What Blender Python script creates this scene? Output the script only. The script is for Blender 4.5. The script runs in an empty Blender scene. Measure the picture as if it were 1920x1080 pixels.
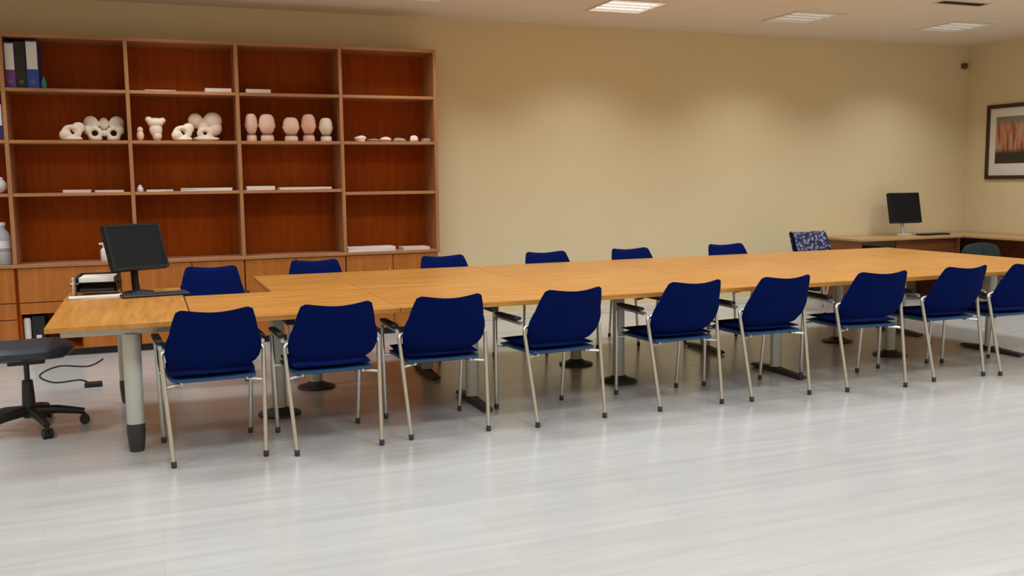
import bpy, bmesh, math, random
from mathutils import Vector, Matrix
random.seed(7)
sc = bpy.context.scene
COL = sc.collection
PI = math.pi
R = math.radians

# ------------------------------------------------------------------ camera
F_PX, YAW, PITCH, ROLL, CAM_H = 1777.5, 0.36671, 0.11131, -0.01219, 1.447
_F = Vector((math.sin(YAW)*math.cos(PITCH), math.cos(YAW)*math.cos(PITCH), -math.sin(PITCH)))
_R0 = Vector((math.cos(YAW), -math.sin(YAW), 0)); _U0 = _R0.cross(_F)
_R = math.cos(ROLL)*_R0 + math.sin(ROLL)*_U0
_U = -math.sin(ROLL)*_R0 + math.cos(ROLL)*_U0
cd = bpy.data.cameras.new('camera'); cam = bpy.data.objects.new('camera', cd); COL.objects.link(cam)
cd.sensor_width = 36; cd.lens = F_PX/1920*36; cd.clip_start = .05; cd.clip_end = 100
M4 = Matrix.Identity(4)
for i in range(3):
    M4[i][0], M4[i][1], M4[i][2] = _R[i], _U[i], -_F[i]
M4[2][3] = CAM_H
cam.matrix_world = M4
sc.camera = cam

# ------------------------------------------------------------------ world, exposure
w = bpy.data.worlds.new('world'); sc.world = w; w.use_nodes = True
w.node_tree.nodes['Background'].inputs[0].default_value = (.9, .88, .84, 1)
w.node_tree.nodes['Background'].inputs[1].default_value = .3
vs = sc.view_settings
vs.view_transform = 'Standard'; vs.look = 'None'; vs.gamma = 1; vs.use_curve_mapping = False
vs.exposure = 0.08
LAMP_W = 21.0            # watts of each ceiling fitting
LAMP_COL = (.90, .97, 1.0)
LAMP_SPREAD = R(152)

# room
XL, XR, YF, YB, ZC = -3.2, 9.79, -2.2, 9.32, 3.08
YS = 8.90                # front plane of bookcase and cabinets

# ------------------------------------------------------------------ pixels to planes
def ray(px, py): return _F + _R*((px-960)/F_PX) - _U*((py-540)/F_PX)
def on_y(px, py, Y):
    d = ray(px, py); t = Y/d.y; return Vector((0, 0, CAM_H)) + d*t
def on_z(px, py, Z):
    d = ray(px, py); t = (Z-CAM_H)/d.z; return Vector((0, 0, CAM_H)) + d*t

# ------------------------------------------------------------------ materials
MATS = {}
def nt(name):
    m = bpy.data.materials.new(name); m.use_nodes = True
    n = m.node_tree.nodes; l = m.node_tree.links
    return m, n, l, n['Principled BSDF']
def plain(name, col, rough=.5, metal=0, var=.12, scale=12, bump=0.0, spec=None):
    m, n, l, b = nt(name)
    tc = n.new('ShaderNodeTexCoord'); nz = n.new('ShaderNodeTexNoise')
    nz.inputs['Scale'].default_value = scale; nz.inputs['Detail'].default_value = 4
    l.new(tc.outputs['Object'], nz.inputs['Vector'])
    mx = n.new('ShaderNodeMix'); mx.data_type = 'RGBA'
    mx.inputs[6].default_value = (*[c*(1-var) for c in col], 1)
    mx.inputs[7].default_value = (*[min(1, c*(1+var)) for c in col], 1)
    l.new(nz.outputs[0], mx.inputs[0]); l.new(mx.outputs[2], b.inputs['Base Color'])
    b.inputs['Roughness'].default_value = rough; b.inputs['Metallic'].default_value = metal
    if spec is not None: b.inputs['Specular IOR Level'].default_value = spec
    if bump:
        bp = n.new('ShaderNodeBump'); bp.inputs['Strength'].default_value = bump; bp.inputs['Distance'].default_value = .004
        l.new(nz.outputs[0], bp.inputs['Height']); l.new(bp.outputs[0], b.inputs['Normal'])
    MATS[name] = m; return m
def wood(name, c1, c2, axis='X', rough=.4, scale=1.0, spec=.5):
    m, n, l, b = nt(name)
    tc = n.new('ShaderNodeTexCoord'); mp = n.new('ShaderNodeMapping')
    s = {'X': (1.2, 14, 14), 'Y': (14, 1.2, 14), 'Z': (14, 14, 1.2)}[axis]
    mp.inputs['Scale'].default_value = [v*scale for v in s]
    l.new(tc.outputs['Object'], mp.inputs['Vector'])
    nz = n.new('ShaderNodeTexNoise'); nz.inputs['Scale'].default_value = 1.6; nz.inputs['Detail'].default_value = 6; nz.inputs['Distortion'].default_value = .6
    l.new(mp.outputs[0], nz.inputs['Vector'])
    rp = n.new('ShaderNodeValToRGB'); rp.color_ramp.elements[0].position = .3; rp.color_ramp.elements[1].position = .72
    rp.color_ramp.elements[0].color = (*c1, 1); rp.color_ramp.elements[1].color = (*c2, 1)
    l.new(nz.outputs[0], rp.inputs[0]); l.new(rp.outputs[0], b.inputs['Base Color'])
    b.inputs['Roughness'].default_value = rough; b.inputs['Specular IOR Level'].default_value = spec
    MATS[name] = m; return m
def emitter(name, col, strength):
    m, n, l, b = nt(name)
    b.inputs['Base Color'].default_value = (.8, .8, .78, 1)
    b.inputs['Emission Color'].default_value = (*col, 1); b.inputs['Emission Strength'].default_value = strength
    MATS[name] = m; return m

plain('wall_paint', (.74, .615, .385), .75, var=.03, scale=1.5, bump=.03)
plain('ceiling_paint', (.82, .74, .66), .85, var=.03, scale=3)
plain('baseboard', (.70, .64, .52), .5, var=.05)
wood('table_wood', (.44, .17, .022), (.62, .29, .06), 'X', .34)
wood('desk_wood', (.44, .17, .022), (.62, .29, .06), 'Y', .34)
wood('case_wood_lit', (.36, .15, .06), (.48, .22, .10), 'X', .42)  # bookcase wood lightened: light on the front edges painted into the colour
wood('upright_wood_lit', (.36, .15, .06), (.48, .22, .10), 'Z', .42)  # same lightened tone, grain upright
wood('case_back_shaded', (.30, .050, .001), (.40, .076, .002), 'Z', .6, spec=.1)  # bookcase wood darkened: shade inside the bays painted into the colour
wood('door_wood', (.40, .115, .012), (.52, .17, .024), 'Z', .45)
wood('dark_desk_wood', (.17, .05, .02), (.25, .085, .03), 'X', .4)
wood('right_desk_top', (.42, .24, .10), (.55, .33, .15), 'X', .35)
plain('blue_fabric', (.001, .007, .075), .9, var=.25, scale=90, bump=.1, spec=.06)
plain('blue_shell', (.008, .055, .16), .42, var=.1)
plain('steel_tube', (.62, .61, .58), .28, metal=.85, var=.05)
plain('grey_leg', (.56, .55, .51), .42, metal=.25, var=.05)
plain('black_plastic', (.012, .012, .013), .45, var=.2)
plain('dark_foot', (.035, .033, .034), .5, var=.2)
plain('rubber', (.05, .05, .05), .7)
plain('seat_leather', (.022, .030, .040), .42, var=.2, scale=20)
plain('screen_black', (.008, .009, .010), .5, var=.1, spec=.12)
plain('monitor_plastic', (.010, .010, .011), .5, var=.2, spec=.2)
plain('teal_fabric', (.014, .03, .028), .8, var=.2, scale=60)
plain('paper', (.80, .74, .70), .7, var=.05)
plain('paper_pink', (.78, .62, .56), .7, var=.05)
plain('bone', (.90, .74, .60), .6, var=.10, scale=14, bump=.1)
plain('bone_white', (.90, .80, .68), .6, var=.08, scale=14, bump=.1)
plain('flesh', (.90, .62, .48), .6, var=.08, scale=14, bump=.1)
plain('flesh_pink', (.86, .48, .37), .6, var=.10, scale=14, bump=.1)
plain('groove_brown', (.26, .12, .08), .7)
plain('binder_purple', (.14, .045, .22), .45)
plain('binder_black', (.010, .010, .014), .4)
plain('binder_blue', (.015, .07, .36), .4)
plain('binder_navy', (.02, .02, .12), .4)
plain('label_white', (.80, .78, .78), .6, var=.03)
plain('green_plastic', (.02, .26, .16), .4)
plain('grey_stone', (.36, .30, .24), .7, var=.3, scale=30)
plain('vent_dark', (.06, .04, .02), .6)
plain('lamp_trim', (.74, .70, .64), .45)
plain('frame_wood', (.035, .014, .007), .35)
plain('mat_board', (.74, .70, .64), .8, var=.03)
plain('cloth_white', (.55, .55, .62), .9, var=.3, scale=25)
plain('detector', (.10, .06, .03), .5)
plain('beige_box', (.50, .40, .26), .8)
plain('red_paint', (.28, .02, .02), .5)
emitter('lamp_lit', (1, .96, .88), 1.1)
emitter('lamp_dim', (1, .94, .88), .26)

def m_floor():
    m, n, l, b = nt('floor_laminate')
    tc = n.new('ShaderNodeTexCoord'); br = n.new('ShaderNodeTexBrick')
    br.inputs['Scale'].default_value = 1.0
    br.inputs['Brick Width'].default_value = 1.28; br.inputs['Row Height'].default_value = .19
    br.inputs['Mortar Size'].default_value = .0015; br.inputs['Mortar Smooth'].default_value = .5
    br.inputs['Color1'].default_value = (.565, .555, .545, 1); br.inputs['Color2'].default_value = (.53, .52, .51, 1)
    br.inputs['Mortar'].default_value = (.48, .465, .45, 1)
    br.offset = .37
    l.new(tc.outputs['Object'], br.inputs['Vector'])
    mp = n.new('ShaderNodeMapping'); mp.inputs['Scale'].default_value = (.9, 11, 1)
    l.new(tc.outputs['Object'], mp.inputs['Vector'])
    nz = n.new('ShaderNodeTexNoise'); nz.inputs['Scale'].default_value = 1.5; nz.inputs['Detail'].default_value = 7; nz.inputs['Distortion'].default_value = .4
    l.new(mp.outputs[0], nz.inputs['Vector'])
    rp = n.new('ShaderNodeValToRGB'); rp.color_ramp.elements[0].position = .3; rp.color_ramp.elements[1].position = .7
    rp.color_ramp.elements[0].color = (.90, .895, .89, 1); rp.color_ramp.elements[1].color = (1.03, 1.03, 1.03, 1)
    l.new(nz.outputs[0], rp.inputs[0])
    mx = n.new('ShaderNodeMix'); mx.data_type = 'RGBA'; mx.blend_type = 'MULTIPLY'; mx.inputs[0].default_value = 1
    l.new(br.outputs[0], mx.inputs[6]); l.new(rp.outputs[0], mx.inputs[7]); l.new(mx.outputs[2], b.inputs['Base Color'])
    b.inputs['Roughness'].default_value = .22; b.inputs['Specular IOR Level'].default_value = .8
    MATS['floor'] = m
m_floor()
def m_print():
    # flat print: warm upright strokes on a grey ground, dark foot
    m, n, l, b = nt('art_print')
    tc = n.new('ShaderNodeTexCoord'); sp = n.new('ShaderNodeSeparateXYZ'); l.new(tc.outputs['Generated'], sp.inputs[0])
    mp = n.new('ShaderNodeMapping'); mp.inputs['Scale'].default_value = (1, 9, 1.6); l.new(tc.outputs['Generated'], mp.inputs['Vector'])
    nz = n.new('ShaderNodeTexNoise'); nz.inputs['Scale'].default_value = 1.3; nz.inputs['Detail'].default_value = 3; l.new(mp.outputs[0], nz.inputs['Vector'])
    r1 = n.new('ShaderNodeValToRGB'); e = r1.color_ramp.elements
    e[0].position = .35; e[0].color = (.22, .05, .015, 1); e[1].position = .68; e[1].color = (.40, .33, .26, 1)
    k = e.new(.5); k.color = (.52, .20, .10, 1)
    l.new(nz.outputs[0], r1.inputs[0])
    r2 = n.new('ShaderNodeValToRGB'); e = r2.color_ramp.elements
    e[0].position = .22; e[0].color = (0, 0, 0, 1); e[1].position = .34; e[1].color = (1, 1, 1, 1)
    l.new(sp.outputs[2], r2.inputs[0])
    mx = n.new('ShaderNodeMix'); mx.data_type = 'RGBA'; mx.inputs[6].default_value = (.03, .022, .018, 1)
    l.new(r2.outputs[0], mx.inputs[0]); l.new(r1.outputs[0], mx.inputs[7])
    r3 = n.new('ShaderNodeValToRGB'); e = r3.color_ramp.elements
    e[0].position = .8; e[0].color = (0, 0, 0, 1); e[1].position = .92; e[1].color = (1, 1, 1, 1)
    l.new(sp.outputs[2], r3.inputs[0])
    m2 = n.new('ShaderNodeMix'); m2.data_type = 'RGBA'; m2.inputs[7].default_value = (.22, .19, .15, 1)
    l.new(r3.outputs[0], m2.inputs[0]); l.new(mx.outputs[2], m2.inputs[6]); l.new(m2.outputs[2], b.inputs['Base Color'])
    b.inputs['Roughness'].default_value = .4
    MATS['print'] = m
m_print()
def m_bottle():
    m, n, l, b = nt('clear_plastic')
    b.inputs['Base Color'].default_value = (.80, .86, .92, 1); b.inputs['Roughness'].default_value = .12
    b.inputs['Transmission Weight'].default_value = .55; b.inputs['IOR'].default_value = 1.3
    MATS['clear_plastic'] = m
m_bottle()

# ------------------------------------------------------------------ mesh helpers
def box(bm, x0, x1, y0, y1, z0, z1, bev=0, seg=1):
    r = bmesh.ops.create_cube(bm, size=1)
    vs_ = r['verts']
    for v in vs_:
        v.co = Vector(((x0+x1)/2+v.co.x*(x1-x0), (y0+y1)/2+v.co.y*(y1-y0), (z0+z1)/2+v.co.z*(z1-z0)))
    if bev:
        es = list({e for v in vs_ for e in v.link_edges})
        bmesh.ops.bevel(bm, geom=es, offset=bev, segments=seg, affect='EDGES', profile=.5)
    return bm
def fillet(pts, rad, n=5):
    pts = [Vector(p) for p in pts]; out = [pts[0]]
    for a, b, c in zip(pts, pts[1:], pts[2:]):
        u = (a-b); v = (c-b); r = min(rad, u.length*.45, v.length*.45)
        p0 = b+u.normalized()*r; p1 = b+v.normalized()*r
        for i in range(n+1):
            t = i/n; out.append((1-t)**2*p0 + 2*t*(1-t)*b + t*t*p1)
    out.append(pts[-1]); return out
def tube(bm, pts, rad, seg=10, fil=0, cap=True):
    P = fillet(pts, fil) if fil else [Vector(p) for p in pts]
    rads = rad if isinstance(rad, (list, tuple)) else [rad]*len(P)
    rings = []; n = None
    for i, p in enumerate(P):
        t = (P[min(i+1, len(P)-1)]-P[max(i-1, 0)]).normalized()
        if n is None:
            n = t.cross(Vector((0, 0, 1)))
            if n.length < .1: n = t.cross(Vector((0, 1, 0)))
        n = (n-t*n.dot(t)).normalized(); bn = t.cross(n)
        rings.append([bm.verts.new(p+rads[i]*(math.cos(2*PI*k/seg)*n+math.sin(2*PI*k/seg)*bn)) for k in range(seg)])
    for a, b in zip(rings, rings[1:]):
        for k in range(seg): bm.faces.new((a[k], a[(k+1) % seg], b[(k+1) % seg], b[k]))
    if cap:
        bm.faces.new(list(reversed(rings[0]))); bm.faces.new(rings[-1])
    return bm
def lathe(bm, prof, cx=0, cy=0, seg=20, sx=1, sy=1):
    rings = [[bm.verts.new((cx+r*sx*math.cos(2*PI*k/seg), cy+r*sy*math.sin(2*PI*k/seg), z)) for k in range(seg)] for r, z in prof]
    for a, b in zip(rings, rings[1:]):
        for k in range(seg): bm.faces.new((a[k], a[(k+1) % seg], b[(k+1) % seg], b[k]))
    bm.faces.new(list(reversed(rings[0]))); bm.faces.new(rings[-1]); return bm
def ellipsoid(bm, c, r, seg=16, rot=None):
    g = bmesh.ops.create_uvsphere(bm, u_segments=seg, v_segments=max(8, seg//2+2), radius=1)
    for v in g['verts']:
        q = Vector((v.co.x*r[0], v.co.y*r[1], v.co.z*r[2]))
        if rot: q = rot @ q
        v.co = q+Vector(c)
    return bm
def torus(bm, c, Rm, rm, axis='Y', n=20, k=8, sx=1, sz=1):
    rings = []
    for i in range(n):
        a = 2*PI*i/n; ring = []
        for j in range(k):
            b = 2*PI*j/k; rr = Rm+rm*math.cos(b)
            ring.append(bm.verts.new((c[0]+rr*math.cos(a)*sx, c[1]+rm*math.sin(b), c[2]+rr*math.sin(a)*sz)))
        rings.append(ring)
    for i in range(n):
        a, b = rings[i], rings[(i+1) % n]
        for j in range(k): bm.faces.new((a[j], b[j], b[(j+1) % k], a[(j+1) % k]))
    return bm
def new(): return bmesh.new()
def obj(name, bm, mat, parent=None, smooth=False, loc=None, angle=40):
    bmesh.ops.recalc_face_normals(bm, faces=bm.faces)
    me = bpy.data.meshes.new(name); bm.to_mesh(me); bm.free()
    me.materials.append(MATS[mat] if isinstance(mat, str) else mat)
    if smooth:
        for p in me.polygons: p.use_smooth = True
        try: me.set_sharp_from_angle(angle=R(angle))
        except Exception: pass
    o = bpy.data.objects.new(name, me); COL.objects.link(o)
    if parent: o.parent = parent
    if loc: o.location = loc
    return o
def tag(o, label, cat, group=None):
    o['label'] = label; o['category'] = cat
    if group: o['group'] = group
    return o
def thing(name, label, cat, loc=(0, 0, 0), rz=0, group=None):
    o = bpy.data.objects.new(name, None); COL.objects.link(o); o.empty_display_size = .1
    o.location = loc; o.rotation_euler = (0, 0, rz); return tag(o, label, cat, group)
def struct(name, bm, mat):
    o = obj(name, bm, mat); o['kind'] = 'structure'; return o
def dup(root, loc, rz, label, group=None):
    r = root.copy(); COL.objects.link(r); r.location = loc; r.rotation_euler = (0, 0, rz); r['label'] = label
    if group: r['group'] = group
    for ch in list(root.children):
        c = ch.copy(); COL.objects.link(c); c.parent = r
        for g in list(ch.children):
            d = g.copy(); COL.objects.link(d); d.parent = c
    return r

# ------------------------------------------------------------------ structure
struct('floor', box(new(), XL, XR, YF, YB, -.06, 0), 'floor')
T = .12
struct('wall_back', box(new(), XL-T, XR+T, YB, YB+T, -.06, ZC+.2), 'wall_paint')
struct('wall_right', box(new(), XR, XR+T, YF, YB, -.06, ZC+.2), 'wall_paint')
struct('wall_left', box(new(), XL-T, XL, YF, YB, -.06, ZC+.2), 'wall_paint')
struct('wall_front', box(new(), XL-T, XR+T, YF-T, YF, -.06, ZC+.2), 'wall_paint')
struct('baseboard_back', box(new(), 2.70, XR-.012, YB-.012, YB, 0, .07, .003), 'baseboard')
struct('baseboard_right', box(new(), XR-.012, XR, YF, YB, 0, .07, .003), 'baseboard')

# ceiling with openings for the recessed fittings
LX = [-1.75, .28, 2.31, 4.33, 6.36, 8.39]
LY = [8.17, 5.85, 3.5, 1.1, -1.1]
HS = .30
VENT = (7.02, 7.62, 6.98, 7.16)
xc = sorted([XL, XR]+[v+s*HS for v in LX for s in (-1, 1)]+[VENT[0], VENT[1]])
yc = sorted([YF, YB]+[v+s*HS for v in LY for s in (-1, 1)]+[VENT[2], VENT[3]])
bm = new()
for x0, x1 in zip(xc, xc[1:]):
    for y0, y1 in zip(yc, yc[1:]):
        mxx, myy = (x0+x1)/2, (y0+y1)/2
        hole = any(abs(mxx-a) < HS for a in LX) and any(abs(myy-b) < HS for b in LY)
        hole = hole or (VENT[0] < mxx < VENT[1] and VENT[2] < myy < VENT[3])
        if not hole: box(bm, x0, x1, y0, y1, ZC, ZC+.03)
bmesh.ops.remove_doubles(bm, verts=bm.verts, dist=1e-5)
struct('ceiling', bm, 'ceiling_paint')

# ------------------------------------------------------------------ ceiling lights
def ceiling_light(x, y, label, lit, watts, spread):
    t = thing('ceiling_light', label, 'ceiling light', (x, y, ZC), 0, 'recessed square ceiling lights')
    b = new(); e = HS-.002
    for a in ((-e, e, -e, -e+.025), (-e, e, e-.025, e), (-e, -e+.025, -e+.025, e-.025), (e-.025, e, -e+.025, e-.025)):
        box(b, *a, -.008, .06)
    obj('trim_frame', b, 'lamp_trim', t)
    obj('housing', box(new(), -e, e, -e, e, .062, .075), 'lamp_trim', t)
    obj('diffuser', box(new(), -e+.026, e-.026, -e+.026, e-.026, .012, .02), 'lamp_lit' if lit else 'lamp_dim', t)
    for k in range(4):
        yy = -.2+k*.1333
        obj('louvre', box(new(), -e+.027, e-.027, yy-.004, yy+.004, -.006, .010), 'lamp_trim', t)
    L = bpy.data.lights.new('lamp', 'AREA'); L.shape = 'SQUARE'; L.size = .52; L.energy = watts; L.color = LAMP_COL; L.spread = spread
    lo = bpy.data.objects.new('lamp', L); COL.objects.link(lo); lo.parent = t; lo.location = (0, 0, -.012)
    return t
NTHS = ['first', 'second', 'third', 'fourth', 'fifth', 'sixth']
in_view = {2: 'square recessed ceiling light nearest the bookcase, cut off by the top of the photo',
           3: 'brightly lit square recessed ceiling light above the middle of the plain wall',
           4: 'dim square recessed ceiling light right of the bright one',
           5: 'dim square recessed ceiling light closest to the corner of the room'}
for j, y in enumerate(LY):
    for i, x in enumerate(LX):
        lab = in_view.get(i) if j == 0 else None
        ceiling_light(x, y, lab or 'ceiling light, %s row out from the back wall, %s from the left' % (NTHS[j], NTHS[i]), j == 0 and i == 3, LAMP_W*(.55, 1.0, .85, .7, .7)[j], R(122) if j == 0 else LAMP_SPREAD)
t = thing('air_vent', 'dark slotted air vent in the ceiling at the top right', 'air vent', (7.32, 7.07, ZC))
b = new(); hx, hy = .298, .088
for a in ((-hx, hx, -hy, -hy+.02), (-hx, hx, hy-.02, hy), (-hx, -hx+.02, -hy+.02, hy-.02), (hx-.02, hx, -hy+.02, hy-.02)): box(b, *a, -.006, .03)
obj('vent_frame', b, 'lamp_trim', t)
obj('duct', box(new(), -hx, hx, -hy, hy, .032, .05), 'vent_dark', t)
for k in range(3): obj('slat', box(new(), -hx+.021, hx-.021, -.045+k*.045-.004, -.045+k*.045+.004, -.004, .03), 'vent_dark', t)

# ------------------------------------------------------------------ bookcase
UX = [-1.97, -1.045, -.095, .816, 1.742, 2.652]      # upright centres
ZT, ZR1, ZR2, ZR3, ZW = 2.715, 2.258, 1.830, 1.388, .790
BC = thing('bookcase', 'tall built-in brown wood bookcase of open bays along the back wall', 'bookcase', (0, YS, 0))
DP = YB-YS-.004
for x in UX: obj('upright', box(new(), x-.016, x+.016, 0, DP, ZW+.016, ZT, .002), 'upright_wood_lit', BC)
for k, (a, b_) in enumerate(zip(UX, UX[1:])):
    a += .0165; b_ -= .0165
    obj('back_panel', box(new(), a, b_, DP-.014, DP-.002, ZW+.017, ZT-.031), 'case_back_shaded', BC)
    for z in (ZR1, ZR2, ZR3):
        dz = -.03 if (k == 4 and z == ZR3) else 0
        obj('shelf', box(new(), a, b_, .004, DP-.015, z-.014+dz, z+.014+dz, .002), 'case_wood_lit', BC)
    obj('top_board', box(new(), a, b_, .004, DP-.015, ZT-.03, ZT, .002), 'case_wood_lit', BC)
wt = obj('worktop', box(new(), UX[0]-.016, UX[-1]+.016, YS-.012, YB-.004, ZW-.015, ZW+.015, .003), 'case_wood_lit')
tag(wt, 'long brown wooden worktop running under the open bookcase bays', 'worktop')

# base cabinets
CABL = ['base cabinet with drawers at the far left edge below the bookcase', 'base cabinet with drawers behind the swivel chair',
        'two-door base cabinet behind the desk monitor', 'two-door base cabinet behind the second blue chair of the far row',
        'two-door base cabinet at the right end of the bookcase']
for k, (a, b_) in enumerate(zip(UX, UX[1:])):
    wd = b_-a-.004; t = thing('base_cabinet', CABL[k], 'cabinet', ((a+b_)/2, YS, 0), 0, 'base cabinets below the bookcase')
    h = wd/2
    b = new()
    if k == 1:                                     # open niche low on its left half
        box(b, -h, h, .022, DP, .38, ZW-.018); box(b, .0, h, .022, DP, .06, .3799)
        box(b, -h, -h+.018, .022, DP, .06, .3799); box(b, -h+.0181, -.0001, DP-.02, DP, .06, .3799); box(b, -h+.0181, -.0001, .022, DP-.0201, .06, .075)
    else: box(b, -h, h, .022, DP, .06, ZW-.018)
    obj('carcass', b, 'case_back_shaded', t)
    obj('plinth', box(new(), -h, h, .05, DP-.02, 0, .06), 'black_plastic', t)
    if k < 2:
        rows = ((.065, .335), (.343, .475), (.483, ZW-.020)) if k == 0 else ((.065, .375), (.383, .475), (.483, ZW-.020))
        for z0, z1 in rows:
            d = obj('drawer', box(new(), (.012 if k == 1 and z0 < .1 else -h+.012), h-.012, 0, .0215, z0, z1, .002), 'door_wood', t)
            mxh = .23 if k == 1 and z0 < .1 else 0; zh = (z0+z1)/2
            hb = new(); tube(hb, [(mxh-.07, 0, zh), (mxh-.07, -.022, zh), (mxh+.07, -.022, zh), (mxh+.07, 0, zh)], .005, 8, .01)
            obj('handle', hb, 'steel_tube', d, True)
    else:
        for s in (-1, 1):
            x0, x1 = (-h+.004, -.003) if s < 0 else (.003, h-.004)
            d = obj('door', box(new(), x0, x1, 0, .0215, .065, ZW-.020, .002), 'door_wood', t)
            xx = -.04 if s < 0 else .04
            hb = new(); tube(hb, [(xx, 0, .50), (xx, -.022, .50), (xx, -.022, .64), (xx, 0, .64)], .005, 8, .01)
            obj('handle', hb, 'steel_tube', d, True)

t = thing('box_file', 'black box file standing in the low open niche behind the swivel chair', 'box file', (-.905, YS+.05, .0755))
b = new(); box(b, -.05, .05, 0, .25, 0, .285, .003); obj('case', b, 'black_plastic', t)
obj('label_tab', box(new(), -.02, .02, -.0015, -.0003, .05, .12), 'label_white', t)
b = new(); lathe(b, [(.022, 0), (.028, .01), (.03, .25), (.024, .27)], seg=16)
tag(obj('paper_roll', b, 'label_white', None, True, (-.992, YS+.07, .0755)), 'white roll standing left of the black box file in the niche', 'roll')

# ------------------------------------------------------------------ things on the shelves
def paper_stack(x0, x1, y0, y1, z, h, mat, label, n=4):
    t = thing('paper_stack', label, 'papers', ((x0+x1)/2, (y0+y1)/2, z), 0, 'papers lying on the shelves')
    hx, hy = (x1-x0)/2, (y1-y0)/2
    for k in range(n):
        b = box(new(), -hx, hx, -hy, hy, h*k/n, h*(k+1)/n-.0004)
        a = random.uniform(-.02, .02)
        bmesh.ops.rotate(b, verts=b.verts, cent=(0, 0, 0), matrix=Matrix.Rotation(a, 3, 'Z'))
        obj('sheaf', b, mat, t)
def px_x(px, py, Y): return on_y(px, py, Y).x
yq = YS+.03
for (p0, p1, py, zs, h, mat, lab) in [
    (272, 330, 172, ZR1, .010, 'paper_pink', 'thin pinkish papers on the second bay top shelf, left of a thicker stack'),
    (385, 434, 170, ZR1, .034, 'paper_pink', 'small pinkish paper stack at the right end of the second bay top shelf'),
    (462, 508, 174, ZR1, .034, 'paper', 'small white paper stack at the left end of the third bay top shelf'),
    (118, 170, 361, ZR3, .024, 'paper_pink', 'thin pinkish papers on the third shelf of the leftmost full bay, left stack'),
    (178, 232, 361, ZR3, .018, 'paper_pink', 'thin pinkish papers on the third shelf beside the second upright, right stack'),
    (275, 325, 360, ZR3, .016, 'paper', 'thin white papers on the third shelf of the second bay, left stack'),
    (340, 436, 360, ZR3, .026, 'paper', 'wide white papers on the third shelf of the second bay, right stack'),
    (463, 516, 357, ZR3, .036, 'paper', 'bright white paper stack on the third shelf of the third bay'),
    (526, 622, 357, ZR3, .022, 'paper', 'wide thin papers on the third shelf of the third bay, right stack'),
    (653, 742, 470, ZW+.001, .040, 'paper', 'wide white paper stack on the worktop in the rightmost bay'),
    (757, 806, 468, ZW+.001, .026, 'paper_pink', 'smaller cream paper stack on the worktop at the right end')]:
    x0 = px_x(p0, py, yq); x1 = px_x(p1, py, yq)
    paper_stack(x0, x1, YS+.03, YS+.03+.22, zs+.0145, h, mat, lab)

def binder(x0, x1, z, h, mat, label, yfr=YS+.05, tilt=0):
    t = thing('ring_binder', label, 'binder', ((x0+x1)/2, yfr, z), 0, 'ring binders on the shelves')
    hx = (x1-x0)/2
    b = new(); box(b, -hx, -hx+.004, 0, .29, 0, h); box(b, hx-.004, hx, 0, .29, 0, h); box(b, -hx+.0041, hx-.0041, 0, .004, 0, h)
    obj('cover', b, mat, t)
    obj('pages', box(new(), -hx+.008, hx-.008, .02, .27, .006, h-.012), 'paper', t)
    if mat != 'binder_black':
        obj('spine_label', box(new(), -hx+.004, hx-.004, -.0015, -.0003, h*.40, h*.97), 'label_white', t)
    hb = new(); torus(hb, (0, -.002, h*.14), .012, .002, n=14, k=6); obj('finger_ring', hb, 'steel_tube', t, True)
zz = ZR1+.0145
binder(-1.024, -.950, zz, .372, 'binder_purple', 'purple ring binder with white spine label on the top shelf')
binder(-.946, -.868, zz, .380, 'binder_black', 'black ring binder between the purple and blue binders')
binder(-.864, -.776, zz, .392, 'binder_blue', 'blue ring binder with white spine label on the top shelf')
gb = new(); lathe(gb, [(.018, 0), (.021, .01), (.021, .06), (.015, .075), (.010, .078), (.010, .095), (.006, .10)], seg=14)
tag(obj('green_bottle', gb, 'green_plastic', None, True, (-.742, YS+.07, zz)), 'small green bottle standing right of the blue binder', 'bottle')
zz2 = ZR2+.0145
binder(-1.160, -1.070, zz2, .30, 'binder_navy', 'navy binder at the left edge of the photo, beside the first upright')

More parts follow.
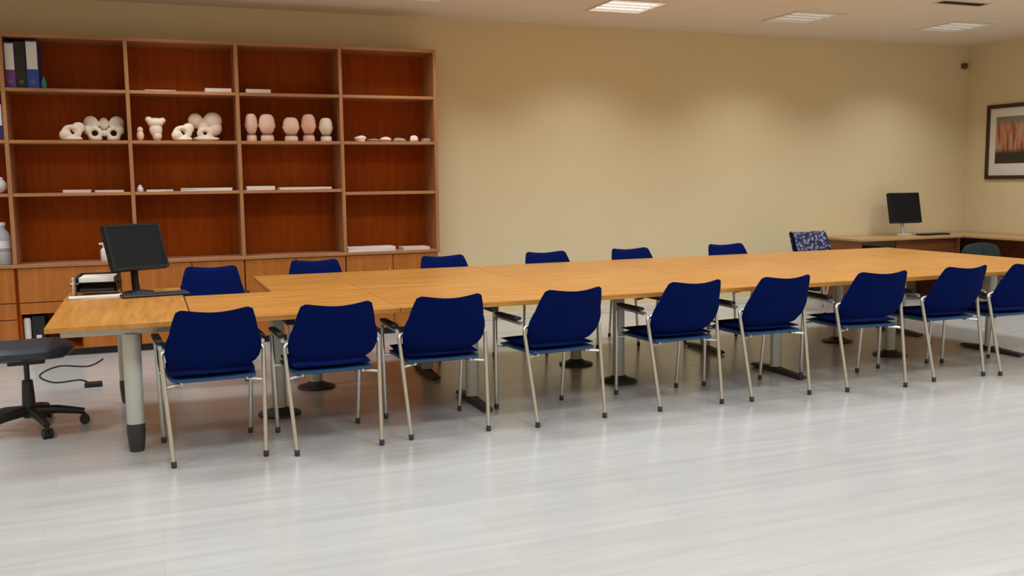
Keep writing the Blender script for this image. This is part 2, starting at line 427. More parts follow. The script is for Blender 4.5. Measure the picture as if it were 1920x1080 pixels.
def remesh(o, vox):
    m = o.modifiers.new('skin', 'REMESH'); m.mode = 'VOXEL'; m.voxel_size = vox; m.use_smooth_shade = True
    s = o.modifiers.new('soften', 'SMOOTH'); s.factor = .5; s.iterations = 4
def pelvis(name, c, wdt, hgt, holes, mat, label, kind):
    """pale bone model: iliac wings, sacrum and ischial rings, fused into one skin"""
    b = new(); hw = wdt/2
    if kind == 'whole':
        for s in (-1, 1):
            torus(b, (s*hw*.44, -.01, hgt*.30), hgt*.19, hgt*.085, sx=1.05, sz=1.0)
            ellipsoid(b, (s*hw*.60, .03, hgt*.68), (hw*.40, .028, hgt*.30), rot=Matrix.Rotation(s*.35, 3, 'Y') @ Matrix.Rotation(s*.4, 3, 'Z'))
            ellipsoid(b, (s*hw*.42, .0, hgt*.10), (hw*.34, .035, hgt*.10))
            ellipsoid(b, (s*hw*.80, .0, hgt*.42), (hw*.16, .035, hgt*.18))
        ellipsoid(b, (0, .035, hgt*.66), (hw*.26, .035, hgt*.26))
        ellipsoid(b, (0, -.015, hgt*.30), (hw*.10, .025, hgt*.14))
    elif kind == 'half':
        torus(b, (0, 0, hgt*.44), hgt*.26, hgt*.14, sx=1.25)
        ellipsoid(b, (hw*.45, .015, hgt*.66), (hw*.50, .03, hgt*.30), rot=Matrix.Rotation(-.3, 3, 'Y'))
        ellipsoid(b, (-hw*.45, 0, hgt*.30), (hw*.45, .035, hgt*.28), rot=Matrix.Rotation(-.35, 3, 'Y'))
        ellipsoid(b, (0, 0, hgt*.10), (hw*.8, .035, hgt*.10))
    elif kind == 'wedge':
        ellipsoid(b, (0, 0, hgt*.74), (hw*.80, .045, hgt*.20))
        ellipsoid(b, (-hw*.62, 0, hgt*.86), (hw*.34, .03, hgt*.13))
        ellipsoid(b, (hw*.62, 0, hgt*.82), (hw*.34, .03, hgt*.13))
        ellipsoid(b, (0, 0, hgt*.45), (hw*.62, .042, hgt*.30))
        ellipsoid(b, (.1*hw, 0, hgt*.20), (hw*.46, .04, hgt*.21))
    elif kind == 'tall':
        torus(b, (0, -.01, hgt*.27), hgt*.13, hgt*.085, sx=1.3)
        ellipsoid(b, (hw*.45, .01, hgt*.70), (hw*.52, .05, hgt*.29))
        ellipsoid(b, (-hw*.48, .015, hgt*.70), (hw*.42, .045, hgt*.25))
        ellipsoid(b, (hw*.55, .01, hgt*.45), (hw*.40, .045, hgt*.25))
        ellipsoid(b, (0, .02, hgt*.52), (hw*.55, .04, hgt*.16))
        ellipsoid(b, (.05*hw, 0, hgt*.09), (hw*.75, .045, hgt*.09))
    zmin = min(v.co.z for v in b.verts)
    for v in b.verts: v.co.z -= zmin
    o = obj(name, b, mat, None, True, c); remesh(o, .006); tag(o, label, 'bone model', 'pale anatomical bone models on the second shelf')
    return o
ym = YS+.14
def cx(p0, p1, py): return (px_x(p0, py, ym)+px_x(p1, py, ym))/2, px_x(p1, py, ym)-px_x(p0, py, ym)
x, wd = cx(108, 162, 250); pelvis('bone_model', (x, ym-.04, zz2), wd, .165, 1, 'bone', 'low cream bone model with one hole, leftmost on the second shelf', 'half')
x, wd = cx(157, 233, 250); pelvis('bone_model', (x, ym+.05, zz2), wd+.02, .225, 2, 'bone_white', 'cream pelvis model with two dark holes in the leftmost full bay', 'whole')
b = new(); ellipsoid(b, (0, 0, .045), (.032, .03, .045)); ellipsoid(b, (0, 0, .095), (.026, .024, .03)); 
x, wd = cx(249, 263, 250)
for v in b.verts: v.co.z -= .0
o = obj('bone_model', b, 'flesh', None, True, (x+.03, ym, zz2)); remesh(o, .005); tag(o, 'small pinkish bone model right beside the second upright', 'bone model', 'pale anatomical bone models on the second shelf')
x, wd = cx(272, 313, 250); pelvis('bone_model', (x, ym, zz2), wd, .215, 0, 'bone', 'wedge-shaped cream bone model, wider at the top, in the second bay', 'wedge')
x, wd = cx(318, 366, 250); pelvis('bone_model', (x, ym-.05, zz2), wd, .165, 1, 'bone', 'low cream bone model with a hole, left of the tallest one', 'half')
x, wd = cx(350, 420, 250); pelvis('bone_model', (x, ym+.06, zz2), wd, .268, 1, 'bone', 'tallest cream bone model, lumpy top, right end of the second bay', 'tall')

def head_model(x, wd, h, mat, label):
    t = thing('head_model', label, 'head model', (x, ym-.02, zz2), 0, 'head-shaped models on the second shelf')
    r = wd/2
    b = new(); lathe(b, [(r*.78, 0), (r*.82, .006), (r*.84, h*.12), (r*.78, h*.21)], seg=18); obj('base', b, mat, t, True)
    b = new(); lathe(b, [(r*.72, h*.211), (r*.72, h*.262)], seg=18); obj('neck_ring', b, 'groove_brown', t, True)
    b = new()
    prof = []
    for i in range(15):
        u = i/14; a = -PI/2+u*PI
        prof.append((max(.002, r*(1.0 if u > .45 else .84+.16*u/.45)*max(0, math.cos(a))**.55), h*.625+h*.375*math.sin(a)))
    lathe(b, prof, seg=20, sy=.85)
    for v in b.verts:                                  # brow, nose and chin
        if v.co.y < 0:
            z = v.co.z/h
            k = math.exp(-(v.co.x/(r*.22))**2)
            v.co.y -= r*.16*k*math.exp(-((z-.55)/.10)**2)
            v.co.y += r*.10*(math.exp(-((abs(v.co.x)-r*.42)/(r*.20))**2))*math.exp(-((z-.66)/.06)**2)
    obj('head', b, mat, t, True)
    for s in (-1, 1):
        b = new(); ellipsoid(b, (s*r*.96, .004, h*.58), (r*.10, r*.16, h*.08), 10); obj('ear', b, mat, t, True)
for (p0, p1, ytop, mat, lab) in [
    (459, 484, 213, 'flesh', 'leftmost of the five head-shaped models in the third bay'),
    (485, 517, 214, 'flesh', 'second head-shaped model from the left in the third bay'),
    (530, 562, 220, 'flesh', 'middle head-shaped model, just right of the gap in the third bay'),
    (565, 593, 214, 'flesh_pink', 'pinkest head-shaped model, fourth in the third bay'),
    (598, 625, 221, 'bone', 'cream head-shaped model at the right end of the third bay')]:
    a = on_y(p0, 250, ym-.02).x; c = on_y(p1, 250, ym-.02).x; zt = on_y((p0+p1)/2, ytop, ym-.02).z
    head_model((a+c)/2, (c-a)*.94, zt-zz2, mat, lab)
SM = ['small cream stone at the left end of the row in the rightmost bay', 'flat grey stone second in the row in the rightmost bay', 'pinkish stone third in the row in the rightmost bay',
      'low grey stone fourth in the row in the rightmost bay', 'pale taller stone fifth in the row in the rightmost bay', 'grey stone at the right end of the row in the rightmost bay']
for k, (p0, p1, h, mat) in enumerate([(664, 686, .060, 'bone'), (690, 712, .030, 'grey_stone'), (713, 732, .048, 'flesh'), (737, 762, .036, 'grey_stone'), (768, 784, .060, 'bone_white'), (788, 811, .034, 'grey_stone')]):
    a = on_y(p0, 262, ym-.05).x; c = on_y(p1, 262, ym-.05).x
    b = new(); bmesh.ops.create_icosphere(b, subdivisions=3, radius=1)
    for v in b.verts:
        f = 1+.16*math.sin(v.co.x*3.1+k)*math.cos(v.co.y*2.7+k*2)+.1*math.sin(v.co.z*5+k)
        v.co = Vector((v.co.x*(c-a)/2*f, v.co.y*.035*f, max(-.8, v.co.z*f)*h*.55))
    zm = min(v.co.z for v in b.verts)
    for v in b.verts: v.co.z -= zm
    o = obj('stone_specimen', b, mat, None, True, ((a+c)/2, ym-.05, zz2)); tag(o, SM[k], 'stone', 'small specimens on the second shelf')
# a rounded white ornament and a bottle at the left edge, a white bottle on the worktop
b = new(); ellipsoid(b, (0, 0, .062), (.07, .06, .062)); ellipsoid(b, (.01, 0, .12), (.035, .03, .02)); 
o = obj('white_ornament', b, 'label_white', None, True, (-1.142, YS+.10, ZR3+.0145)); remesh(o, .006); tag(o, 'rounded white ornament on the third shelf at the left edge of the photo', 'ornament')
t = thing('water_bottle', 'clear bluish plastic bottle on the worktop at the left edge of the photo', 'bottle', (-1.140, YS+.11, ZW+.0155))
b = new(); lathe(b, [(.058, 0), (.064, .012), (.064, .10), (.058, .112), (.064, .124), (.064, .235), (.05, .27), (.026, .30), (.026, .325)], seg=22); obj('bottle_body', b, 'clear_plastic', t, True)
b = new(); lathe(b, [(.029, .3255), (.031, .33), (.031, .352), (.027, .356)], seg=18); obj('cap', b, 'label_white', t, True)
b = new(); lathe(b, [(.0655, .14), (.0655, .20)], seg=22); obj('label_band', b, 'label_white', t, True)
t = thing('spray_bottle', 'white plastic bottle on the worktop just left of the desk monitor', 'bottle', (-.352, YS+.10, ZW+.0155))
b = new(); lathe(b, [(.030, 0), (.035, .008), (.036, .085), (.028, .105), (.014, .115), (.014, .12)], seg=18); obj('bottle_body', b, 'label_white', t, True)
b = new(); lathe(b, [(.017, .1205), (.017, .14)], seg=14); box(b, -.045, .012, -.010, .010, .1402, .158, .004); obj('spray_head', b, 'label_white', t)
b = new(); lathe(b, [(.024, 0), (.028, .006), (.026, .03), (.012, .042)], seg=16); ellipsoid(b, (0, 0, .045), (.016, .016, .014), 12)
o = obj('white_ornament', b, 'label_white', None, True, (px_x(256, 357, YS+.06)+.03, YS+.06, ZR3+.0145)); tag(o, 'small white ornament beside the second upright on the third shelf', 'ornament')

# ------------------------------------------------------------------ meeting tables
TZ = .735; TT = .030
def column(b, x, y, z0, z1, rx=.045, ry=.030):
    lathe(b, [(1, z0), (1, z1)], x, y, 18, rx, ry)
def meeting_table(x0, x1, y0, y1, lx, ly, base, label, foot=(0, 0)):
    t = thing('meeting_table', label, 'table', ((x0+x1)/2, (y0+y1)/2, 0), 0, 'light wood meeting tables pushed together')
    ox, oy = (x0+x1)/2, (y0+y1)/2; e = .0015
    obj('tabletop', box(new(), x0-ox+e, x1-ox-e, y0-oy+e, y1-oy-e, TZ-TT, TZ, .003, 2), 'table_wood', t)
    b = new(); column(b, lx-ox, ly-oy, .046, TZ-TT-.045); obj('column', b, 'grey_leg', t, True)
    b = new(); box(b, x0-ox+.07, x1-ox-.07, ly-oy-.025, ly-oy+.025, TZ-TT-.045, TZ-TT, .004); obj('support_beam', b, 'dark_foot', t)
    b = new(); box(b, lx-ox-.025, lx-ox+.025, y0-oy+.10, y1-oy-.10, TZ-TT-.0445, TZ-TT-.0005, .004); obj('cross_beam', b, 'dark_foot', t)
    if base == 'bar':
        b = new(); fy0, fy1 = foot[0]-oy, foot[1]-oy; my = ly-oy
        for (ya, yb, za, zb) in ((fy0, my, .028, .045), (my, fy1, .045, .028)):
            vs_ = [b.verts.new(p) for p in ((lx-ox-.032, ya, .008), (lx-ox+.032, ya, .008), (lx-ox+.032, yb, .008), (lx-ox-.032, yb, .008),
                                            (lx-ox-.026, ya, za), (lx-ox+.026, ya, za), (lx-ox+.026, yb, zb), (lx-ox-.026, yb, zb))]
            for f in ((3, 2, 1, 0), (4, 5, 6, 7), (0, 1, 5, 4), (1, 2, 6, 5), (2, 3, 7, 6), (3, 0, 4, 7)): b.faces.new([vs_[i] for i in f])
        fb = obj('foot_bar', b, 'dark_foot', t)
        for yy in (fy0+.03, fy1-.03):
            g_ = new(); lathe(g_, [(.02, 0), (.02, .0078)], lx-ox, yy, 12); obj('glide', g_, 'rubber', fb)
    else:
        b = new(); lathe(b, [(.13, 0), (.135, .006), (.13, .014), (.07, .030), (.05, .046)], lx-ox, ly-oy, 24); obj('foot_disc', b, 'dark_foot', t, True)
FX = [.205, 1.345, 2.55, 3.75, 5.0, 6.05, 7.07]
NTH = ['first', 'second', 'third', 'fourth', 'fifth', 'sixth']
for k, (lx, base) in enumerate([(.73, 'disc'), (1.957, 'bar'), (3.14, 'disc'), (4.366, 'bar'), (5.63, 'disc'), (6.50, 'bar')]):
    meeting_table(FX[k], FX[k+1], 5.29, 6.478, lx, 5.85 if base == 'bar' else 6.04, base,
                  'light wood meeting table, %s from the left in the near row' % NTH[k], (5.53, 6.12))
GX = [.76]+FX[1:]
for k, (lx, base) in enumerate([(1.08, 'disc'), (1.94, 'bar'), (3.13, 'disc'), (4.40, 'bar'), (5.69, 'disc'), (6.52, 'bar')]):
    meeting_table(GX[k], GX[k+1], 6.482, 7.67, lx, 6.87 if base == 'bar' else 6.75, base,
                  'light wood meeting table, %s from the left in the far row' % NTH[k], (6.62, 7.15))
# crosswise desk at the head of the table
t = thing('desk', 'light wood desk set crosswise at the left end of the long table', 'desk', (-.155, 6.17, 0))
obj('desktop', box(new(), -.36, .355, -.86, .89, TZ-TT, TZ, .003, 2), 'desk_wood', t)
for yy, xx in ((5.50-6.17, .045), (6.80-6.17, -.02)):
    lg = new()
    for z0, z1 in ((.155, TZ-TT-.05),): lathe(lg, [(1, z0), (1.06, z1)], xx, yy, 20, .046, .034)
    lgo = obj('leg', lg, 'grey_leg', t, True)
    fb = new(); lathe(fb, [(.036, 0), (.041, .02), (.049, .11), (.048, .1545)], xx, yy, 20, 1.0, .8); obj('foot_cap', fb, 'dark_foot', lgo, True)
    bb = new(); box(bb, -.30, .30, yy-.025, yy+.025, TZ-TT-.0495, TZ-TT-.0003, .004); obj('bracket', bb, 'grey_leg', lgo)
b = new(); box(b, -.02, .02, -.63, .60, TZ-TT-.045, TZ-TT-.0005, .004); obj('support_beam', b, 'grey_leg', t)

# ------------------------------------------------------------------ blue stacking armchair
def back_panel_mesh():
    b = new(); NU, NV = 16, 10; Z0, Z1 = .487, .826; grid = [[], []]
    for side in (0, 1):
        for j in range(NV+1):
            v = j/NV; row = []
            hw = .232+.014*math.sin(PI*min(v/.6, 1))-.040*max(0, (v-.35)/.65)**1.6
            for i in range(NU+1):
                u = -1+2*i/NU
                dip = .022*(1-abs(u)**1.7)                      # top edge sags between raised corners
                cor = .020*max(0, abs(u)-.86)/.14
                z = Z0+(Z1-Z0-dip*v**2)*v - cor*v**3*0.9
                zb = .022*(abs(u)**6)*(1-v)**3                   # rounded lower corners
                x = u*hw*(1-.05*(max(0, .15-v)/.15)**2)
                lean = .085-.155*v                              # leans back towards the top
                curve = .045*u*u                                # wraps forwards at the sides
                th = .015*(1-.5*abs(u)**6)*(1-.5*abs(2*v-1)**6)
                y = lean+curve+(th if side else -th)
                row.append(b.verts.new((x, y, z+zb)))
            grid[side].append(row)
    for side in (0, 1):
        G = grid[side]
        for j in range(NV):
            for i in range(NU): b.faces.new((G[j][i], G[j][i+1], G[j+1][i+1], G[j+1][i]))
    A, B = grid
    for i in range(NU):
        b.faces.new((A[0][i], A[0][i+1], B[0][i+1], B[0][i])); b.faces.new((A[NV][i], A[NV][i+1], B[NV][i+1], B[NV][i]))
    for j in range(NV):
        b.faces.new((A[j][0], A[j+1][0], B[j+1][0], B[j][0])); b.faces.new((A[j][NU], A[j+1][NU], B[j+1][NU], B[j][NU]))
    return b
def seat_mesh(zt, th, grow=0):
    b = new(); N = 10
    def P(i, j, top):
        u = -1+2*i/N; v = -1+2*j/N
        x = u*math.sqrt(1-.28*v*v*abs(u)**2*.5)*(.225+grow); y = .315+v*math.sqrt(1-.28*u*u*abs(v)**2*.5)*(.235+grow)
        e = max(abs(u), abs(v)); z = zt
        if top: z += -.012*e**6-.012*(1-u*u)*(1-v*v)-.018*max(0, v-.5)**2*4*.5
        else: z -= th*(1-.35*e**8)
        return b.verts.new((x, y, z))
    G = [[[P(i, j, s) for i in range(N+1)] for j in range(N+1)] for s in (1, 0)]
    for g_ in G:
        for j in range(N):
            for i in range(N): b.faces.new((g_[j][i], g_[j][i+1], g_[j+1][i+1], g_[j+1][i]))
    A, B = G
    for k in range(N):
        b.faces.new((A[0][k], A[0][k+1], B[0][k+1], B[0][k])); b.faces.new((A[N][k], A[N][k+1], B[N][k+1], B[N][k]))
        b.faces.new((A[k][0], A[k+1][0], B[k+1][0], B[k][0])); b.faces.new((A[k][N], A[k+1][N], B[k+1][N], B[k][N]))
    return b
def make_chair(label, group):
    t = thing('armchair', label, 'chair', (0, 0, 0), 0, group)
    obj('seat', seat_mesh(.478, .026), 'blue_fabric', t, True, angle=60)
    obj('seat_shell', seat_mesh(.4505, .040, .004), 'blue_shell', t, True, angle=60)
    obj('backrest', back_panel_mesh(), 'blue_fabric', t, True, angle=60)
    for s in (-1, 1):
        b = new(); tube(b, [(s*.234, .0, .015), (s*.262, .115, .585), (s*.205, .125, .592)], .0115, 10, .035)
        lg = obj('rear_leg', b, 'steel_tube', t, True, angle=60)
        b = new(); lathe(b, [(.013, 0), (.0145, .004), (.0145, .03), (.012, .034)], s*.2345, .002, 12); obj('foot_cap', b, 'dark_foot', lg, True)
        b = new(); tube(b, [(s*.240, .545, .015), (s*.262, .500, .612), (s*.263, .14, .606)], .0115, 10, .05)
        lg = obj('front_leg', b, 'steel_tube', t, True, angle=60)
        b = new(); lathe(b, [(.013, 0), (.0145, .004), (.0145, .03), (.012, .034)], s*.2405, .543, 12); obj('foot_cap', b, 'dark_foot', lg, True)
        b = new(); box(b, s*.263-.022, s*.263+.022, .18, .47, .621, .641, .008, 2); obj('arm_pad', b, 'black_plastic', t, True)
        b = new(); tube(b, [(s*.252, .085, .405), (s*.17, .12, .412)], .009, 8); tube(b, [(s*.255, .515, .405), (s*.17, .50, .412)], .009, 8)
        tube(b, [(s*.17, .11, .412), (s*.17, .51, .412)], .009, 8); obj('seat_rail', b, 'steel_tube', t, True)
    return t
FG = 'blue armchairs along the near side of the table'
fl = [(326, 878), (560, 855), (772, 825), (1010, 802), (1238, 772), (1411, 753), (1587, 735), (1750, 716)]
fr = [(500, 855), (714, 835), (916, 808), (1133, 783), (1354, 757), (1517, 740), (1700, 726), (1845, 705)]
ORD = ['leftmost', 'second from the left', 'third from the left', 'fourth from the left', 'fifth from the left', 'sixth from the left', 'seventh from the left', 'eighth from the left', 'rightmost, cut off by the photo edge']
proto = None
YR = 5.095
for k in range(9):
    if k < 8:
        a = on_z(*fl[k], 0); c = on_z(*fr[k], 0); x = (a.x+c.x)/2; y = (a.y+c.y)/2; rz = math.atan2(c.y-a.y, c.x-a.x)*.8
    else: x, y, rz = 5.99, 5.07, 0.0
    lab = 'blue armchair on the near side of the table, '+ORD[k]
    if proto is None:
        proto = make_chair(lab, FG); proto.location = (x, y, 0); proto.rotation_euler = (0, 0, rz)
    else: dup(proto, (x, y, 0), rz, lab, FG)
BG = 'blue armchairs along the far side of the table'
for x, y, rz, lab in [(.455, 7.76, -.10, 'blue fabric armchair facing us in the gap right of the desk monitor'),
                      (1.30, 7.98, -.05, 'blue armchair on the far side, in front of the third bookcase bay'),
                      (2.40, 7.90, .04, 'blue fabric armchair on the far side, half in front of the bookcase right end'),
                      (3.36, 7.86, 0, 'blue fabric armchair on the far side, first one wholly against the plain wall'),
                      (4.22, 7.86, .03, 'blue fabric armchair on the far side, second one against the plain wall'),
                      (5.31, 7.92, -.02, 'blue fabric armchair on the far side, third one against the plain wall'),
                      (6.88, 8.66, .05, 'blue armchair with a speckled cloth on its back, beyond the far right table corner')]:
    dup(proto, (x, y, 0), PI+rz, lab, BG)
# speckled cloth over the last chair
def m_speckle():
    m, n, l, b = nt('speckled_cloth')
    tc = n.new('ShaderNodeTexCoord'); vo = n.new('ShaderNodeTexVoronoi'); vo.inputs['Scale'].default_value = 28; l.new(tc.outputs['Object'], vo.inputs['Vector'])
    rp = n.new('ShaderNodeValToRGB'); e = rp.color_ramp.elements; e[0].position = .25; e[0].color = (.26, .26, .36, 1); e[1].position = .55; e[1].color = (.012, .012, .06, 1)
    l.new(vo.outputs['Distance'], rp.inputs[0]); l.new(rp.outputs[0], b.inputs['Base Color']); b.inputs['Roughness'].default_value = .9
    MATS['speckle'] = m
m_speckle()
b = new(); NU = 18; rows = []
prof = [(-.005, .60), (-.048, .70), (-.088, .80), (-.105, .840), (-.085, .858), (-.055, .842), (-.030, .80), (.022, .70), (.058, .62)]
for (yy, z) in prof:
    row = []
    for i in range(NU+1):
        u = -1+2*i/NU; wv = .006*math.sin(u*9+z*14)
        row.append(b.verts.new((u*.235, yy+.045*u*u+wv-.0, z-.012*(1-abs(u)**1.7)+wv*.5)))
    rows.append(row)
for r0, r1 in zip(rows, rows[1:]):
    for i in range(NU): b.faces.new((r0[i], r0[i+1], r1[i+1], r1[i]))
cl = obj('draped_cloth', b, 'speckle', None, True, (6.88, 8.66, .0)); cl.rotation_euler = (0, 0, PI+.05)
sm = cl.modifiers.new('thickness', 'SOLIDIFY'); sm.thickness = .006; sm.offset = 1
tag(cl, 'dark blue and white speckled cloth draped over a chair back by the wall', 'cloth')

# ------------------------------------------------------------------ swivel chair at the desk
def swivel(loc, rz, label, seat_mat, back=True):
    t = thing('swivel_chair', label, 'office chair', loc, rz)
    b = new(); lathe(b, [(.036, .075), (.038, .13), (.036, .20), (.030, .30)], seg=16); hubo = obj('pedestal', b, 'black_plastic', t, True)
    b = new(); lathe(b, [(.016, .30), (.016, .415)], seg=14); obj('gas_lift', b, 'dark_foot', hubo, True)
    for k in range(5):
        a = 2*PI*k/5+.28; ca, sa = math.cos(a), math.sin(a)
        b = new(); P = [(ca*.03, sa*.03, .115), (ca*.16, sa*.16, .105), (ca*.30, sa*.30, .078)]
        tube(b, P, [.030, .026, .019], 10); sp_ = obj('spoke', b, 'black_plastic', t, True)
        b = new()
        for s in (-1, 1):
            g_ = new()
            ctr = Vector((ca*.30, sa*.30, .029)); side = Vector((-sa, ca, 0)); fw = Vector((ca, sa, 0)); up = Vector((0, 0, 1))
            rings = []
            for d in (.006, .026):
                rings.append([b.verts.new(ctr+side*s*d+.029*(math.cos(2*PI*q/14)*fw+math.sin(2*PI*q/14)*up)) for q in range(14)])
            for q in range(14): b.faces.new((rings[0][q], rings[0][(q+1) % 14], rings[1][(q+1) % 14], rings[1][q]))
            b.faces.new(rings[0]); b.faces.new(rings[1]); g_.free()
        tube(b, [(ca*.30, sa*.30, .03), (ca*.30, sa*.30, .07)], .008, 8)
        obj('caster', b, 'black_plastic', sp_, True)
    b = new(); box(b, -.14, .14, -.10, .10, .415, .44, .006); obj('seat_plate', b, 'black_plastic', t)
    b = new(); N = 12; G = []
    for top in (1, 0):
        g_ = []
        for j in range(N+1):
            row = []
            for i in range(N+1):
                u, v = -1+2*i/N, -1+2*j/N; e = max(abs(u), abs(v))
                x = u*math.sqrt(1-.38*v*v)*.27; y = v*math.sqrt(1-.38*u*u)*.27
                z = (.535-.035*e**5-.012*(1-u*u)*(1-v*v)) if top else (.4405+.03*e**6)
                row.append(b.verts.new((x, y, z)))
            g_.append(row)
        G.append(g_)
        for j in range(N):
            for i in range(N): b.faces.new((g_[j][i], g_[j][i+1], g_[j+1][i+1], g_[j+1][i]))
    A, B = G
    for k in range(N):
        b.faces.new((A[0][k], A[0][k+1], B[0][k+1], B[0][k])); b.faces.new((A[N][k], A[N][k+1], B[N][k+1], B[N][k]))
        b.faces.new((A[k][0], A[k+1][0], B[k+1][0], B[k][0])); b.faces.new((A[k][N], A[k+1][N], B[k+1][N], B[k][N]))
    obj('seat', b, seat_mat, t, True, angle=60)
    # back stem and backrest behind the seat (local -Y)
    b = new(); tube(b, [(0, -.10, .432), (0, -.33, .432), (0, -.36, .66)], .018, 10, .06); obj('back_stem', b, 'black_plastic', t, True)
    b = new(); rows = []; NV, NU = 8, 10
    for side in (0, 1):
        g_ = []
        for j in range(NV+1):
            v = -1+2*j/NV; row = []
            for i in range(NU+1):
                u = -1+2*i/NU
                x = u*math.sqrt(1-.4*v*v)*.21; z = back_z+v*math.sqrt(1-.4*u*u)*.17
                y = -.345+.05*u*u+.03*(-v)*.5+(.026 if side else -.02)*(1-.6*max(abs(u), abs(v))**4)
                row.append(b.verts.new((x, y, z)))
            g_.append(row)
        rows.append(g_)
        for j in range(NV):
            for i in range(NU): b.faces.new((g_[j][i], g_[j][i+1], g_[j+1][i+1], g_[j+1][i]))
    A, B = rows
    for i in range(NU):
        b.faces.new((A[0][i], A[0][i+1], B[0][i+1], B[0][i])); b.faces.new((A[NV][i], A[NV][i+1], B[NV][i+1], B[NV][i]))
    for j in range(NV):
        b.faces.new((A[j][0], A[j+1][0], B[j+1][0], B[j][0])); b.faces.new((A[j][NU], A[j+1][NU], B[j+1][NU], B[j][NU]))
    obj('backrest', b, seat_mat, t, True, angle=60)
    return t
back_z = .82
swivel((-.715, 6.27, 0), -PI/2+.12, 'dark swivel chair on a five-spoke caster base at the left edge', 'seat_leather')
back_z = .555
swivel((8.72, 8.15, 0), -.5, 'dark green swivel chair in front of the corner desk', 'teal_fabric')

# ------------------------------------------------------------------ monitors and desk things
def monitor(loc, rz, wd, h, zc, tilt, label, kb=None, stand='monitor_plastic'):
    t = thing('monitor', label, 'monitor', loc, rz)
    b = new(); lathe(b, [(.105, 0), (.108, .006), (.09, .014), (.03, .022)], seg=24, sy=.8); obj('stand_base', b, stand, t, True)
    b = new(); tube(b, [(0, .02, .018), (0, .035, .10), (0, .045, zc)], [.026, .022, .02], 10); obj('stand_neck', b, stand, t, True)
    rot = Matrix.Rotation(-tilt, 3, 'X')
    def place(bm_, dz=0):
        for v in bm_.verts: v.co = rot @ v.co + Vector((0, 0, zc))
        return bm_
    hw, hh = wd/2, h/2; bz = .017
    obj('casing', place(box(new(), -hw, hw, -.010, .035, -hh, hh, .006, 2)), 'monitor_plastic', t)
    b = new()
    for a in ((-hw, hw, hh-bz, hh), (-hw, hw, -hh, -hh+bz*1.3), (-hw, -hw+bz, -hh+bz*1.3, hh-bz), (hw-bz, hw, -hh+bz*1.3, hh-bz)):
        box(b, a[0], a[1], -.017, -.0103, a[2], a[3])
    obj('bezel', place(b), 'monitor_plastic', t)
    obj('screen', place(box(new(), -hw+bz, hw-bz, -.0135, -.0103, -hh+bz*1.3, hh-bz)), 'screen_black', t)
    return t
monitor((-.075, 6.82, TZ), R(32), .405, .315, .310, R(20), 'dark flat monitor tilted back on the left desk')
def keyboard(loc, rz, label):
    t = thing('keyboard', label, 'keyboard', loc, rz)
    b = new(); box(b, -.21, .21, -.07, .07, 0, .016, .004); obj('keyboard_body', b, 'black_plastic', t)
    kb = new()
    for r_ in range(5):
        for c_ in range(15): box(kb, -.196+c_*.0262, -.196+c_*.0262+.022, -.058+r_*.0235, -.058+r_*.0235+.019, .0162, .021)
    o = obj('keys', kb, 'dark_foot', t); o['kind'] = 'stuff'
keyboard((.03, 6.60, TZ+.0005), R(8), 'black keyboard lying below the left desk monitor')
# letter tray with papers
t = thing('letter_tray', 'black two-tier letter tray on the far left corner of the desk', 'letter tray', (-.315, 6.86, TZ+.001), R(-4))
for k, z in enumerate((.030, .090)):
    b = new(); box(b, -.125, .125, -.14, .14, z, z+.004); box(b, -.125, -.121, -.14, .14, z+.0041, z+.045); box(b, .121, .125, -.14, .14, z+.0041, z+.045); box(b, -.12, .12, .136, .14, z+.0041, z+.045)
    tr = obj('tray', b, 'black_plastic', t)
    obj('tray_papers', box(new(), -.105, .105, -.13, .12, z+.0045, z+.022+.012*k), 'paper' if k else 'binder_black', tr)
b = new()
for sx in (-.123, .123):
    for sy in (-.13, .13): box(b, sx-.004, sx+.004, sy-.004, sy+.004, 0, .090)
obj('post', b, 'black_plastic', t)
t = thing('paper_stack', 'white papers under and around the letter tray on the desk', 'papers', (-.335, 6.72, TZ+.0005), R(5))
for k in range(3):
    b = box(new(), -.16, .16, -.11, .0, k*.004, k*.004+.0037)
    bmesh.ops.rotate(b, verts=b.verts, cent=(0, 0, 0), matrix=Matrix.Rotation(random.uniform(-.06, .06), 3, 'Z')); obj('sheaf', b, 'paper', t)
b = new(); lathe(b, [(.006, 0), (.006, .10), (.008, .102), (.008, .115)], seg=10)
o = obj('marker_pen', b, 'label_white', None, True, (-.475, 6.90, TZ)); tag(o, 'white marker pen standing upright left of the letter tray', 'pen')

# cable on the floor below the cabinets
def cable(pts, r, name, label):
    cu = [Vector(p) for p in pts]; out = []
    for i in range(len(cu)-1):
        p0 = cu[max(i-1, 0)]; p1 = cu[i]; p2 = cu[i+1]; p3 = cu[min(i+2, len(cu)-1)]
        for k in range(6):
            q = k/6; out.append(.5*((2*p1)+(-p0+p2)*q+(2*p0-5*p1+4*p2-p3)*q*q+(-p0+3*p1-3*p2+p3)*q**3))
    out.append(cu[-1]); b = new(); tube(b, out, r, 8); return obj(name, b, 'black_plastic', None, True)
o = cable([(-.44, 7.50, .006), (-.52, 7.72, .006), (-.70, 7.70, .006), (-.83, 8.05, .006), (-.72, 8.40, .006), (-.50, 8.30, .006), (-.40, 8.60, .006)], .006, 'power_cable', '')
tag(o, 'thin dark power cable looped on the floor below the drawers', 'cable')
b = new(); box(b, -.06, .06, -.03, .03, 0, .035, .008, 2); o = obj('power_adapter', b, 'black_plastic', None, False, (-.42, 7.45, 0)); tag(o, 'small black power adapter on the floor at the end of the cable', 'adapter')

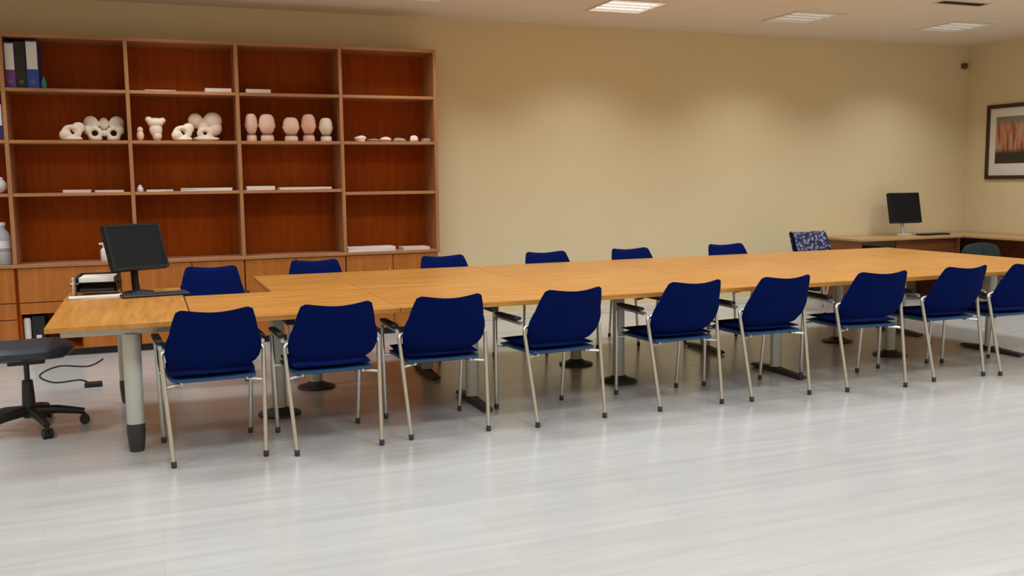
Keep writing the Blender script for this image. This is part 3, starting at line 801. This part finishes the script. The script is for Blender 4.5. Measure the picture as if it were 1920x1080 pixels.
# ------------------------------------------------------------------ corner desks, right
def side_desk(x0, x1, y0, y1, label, topmat, panels):
    t = thing('side_desk', label, 'desk', ((x0+x1)/2, (y0+y1)/2, 0)); ox, oy = (x0+x1)/2, (y0+y1)/2
    obj('desktop', box(new(), x0-ox, x1-ox, y0-oy, y1-oy, .722, .75, .003), topmat, t)
    for (a, b_, c, d, z0) in panels: obj('panel', box(new(), a-ox, b_-ox, c-oy, d-oy, z0, .7215), 'dark_desk_wood', t)
side_desk(7.55, 9.08, 8.62, 9.30, 'brown desk against the plain wall carrying the far monitor', 'right_desk_top',
          [(7.57, 7.60, 8.64, 9.28, 0), (9.03, 9.06, 8.64, 9.28, 0), (8.15, 9.028, 8.70, 8.72, .25)])
side_desk(9.10, 9.77, 6.95, 9.30, 'brown desk along the right wall below the framed picture', 'right_desk_top',
          [(9.13, 9.75, 6.97, 7.0, 0), (9.13, 9.75, 9.25, 9.28, 0), (9.72, 9.74, 7.02, 9.24, .25)])
monitor((8.52, 8.98, .7505), R(-10), .405, .365, .330, R(14), 'dark flat monitor on the far desk near the room corner', stand='grey_leg')
keyboard((8.86, 8.86, .751), R(2), 'black keyboard on the far desk right of the monitor stand')
t = thing('storage_box', 'beige storage box under the left part of the far desk', 'box', (7.88, 8.98, 0))
obj('box_body', box(new(), -.17, .17, -.2, .2, 0, .60, .005), 'beige_box', t); obj('lid', box(new(), -.178, .178, -.208, .208, .6005, .64, .004), 'vent_dark', t)

# ------------------------------------------------------------------ framed picture on the right wall, detector
PY0, PY1, PZ0, PZ1 = 8.20, 8.972, 1.41, 2.312
t = thing('framed_picture', 'dark framed print with wide white mat on the right wall', 'picture', (XR, (PY0+PY1)/2, (PZ0+PZ1)/2))
hy, hz = (PY1-PY0)/2, (PZ1-PZ0)/2; fw = .045
for a in ((-hy, hy, hz-fw, hz), (-hy, hy, -hz, -hz+fw), (-hy, -hy+fw, -hz+fw, hz-fw), (hy-fw, hy, -hz+fw, hz-fw)):
    obj('frame_bar', box(new(), -.032, -.001, a[0], a[1], a[2], a[3], .003), 'frame_wood', t)
obj('mat', box(new(), -.014, -.008, -hy+fw, hy-fw, -hz+fw, hz-fw), 'mat_board', t)
obj('print', box(new(), -.0165, -.0145, -hy+.145, hy-.135, -hz+.19, hz-.15), 'print', t)
t = thing('motion_detector', 'small dark motion detector high on the wall by the corner', 'detector', (9.70, YB, 2.83))
b = new(); box(b, -.03, .03, -.02, -.001, -.03, .03, .004); obj('mount', b, 'detector', t)
b = new(); ellipsoid(b, (0, -.042, -.004), (.036, .030, .042), 14); obj('sensor_head', b, 'detector', t, True)
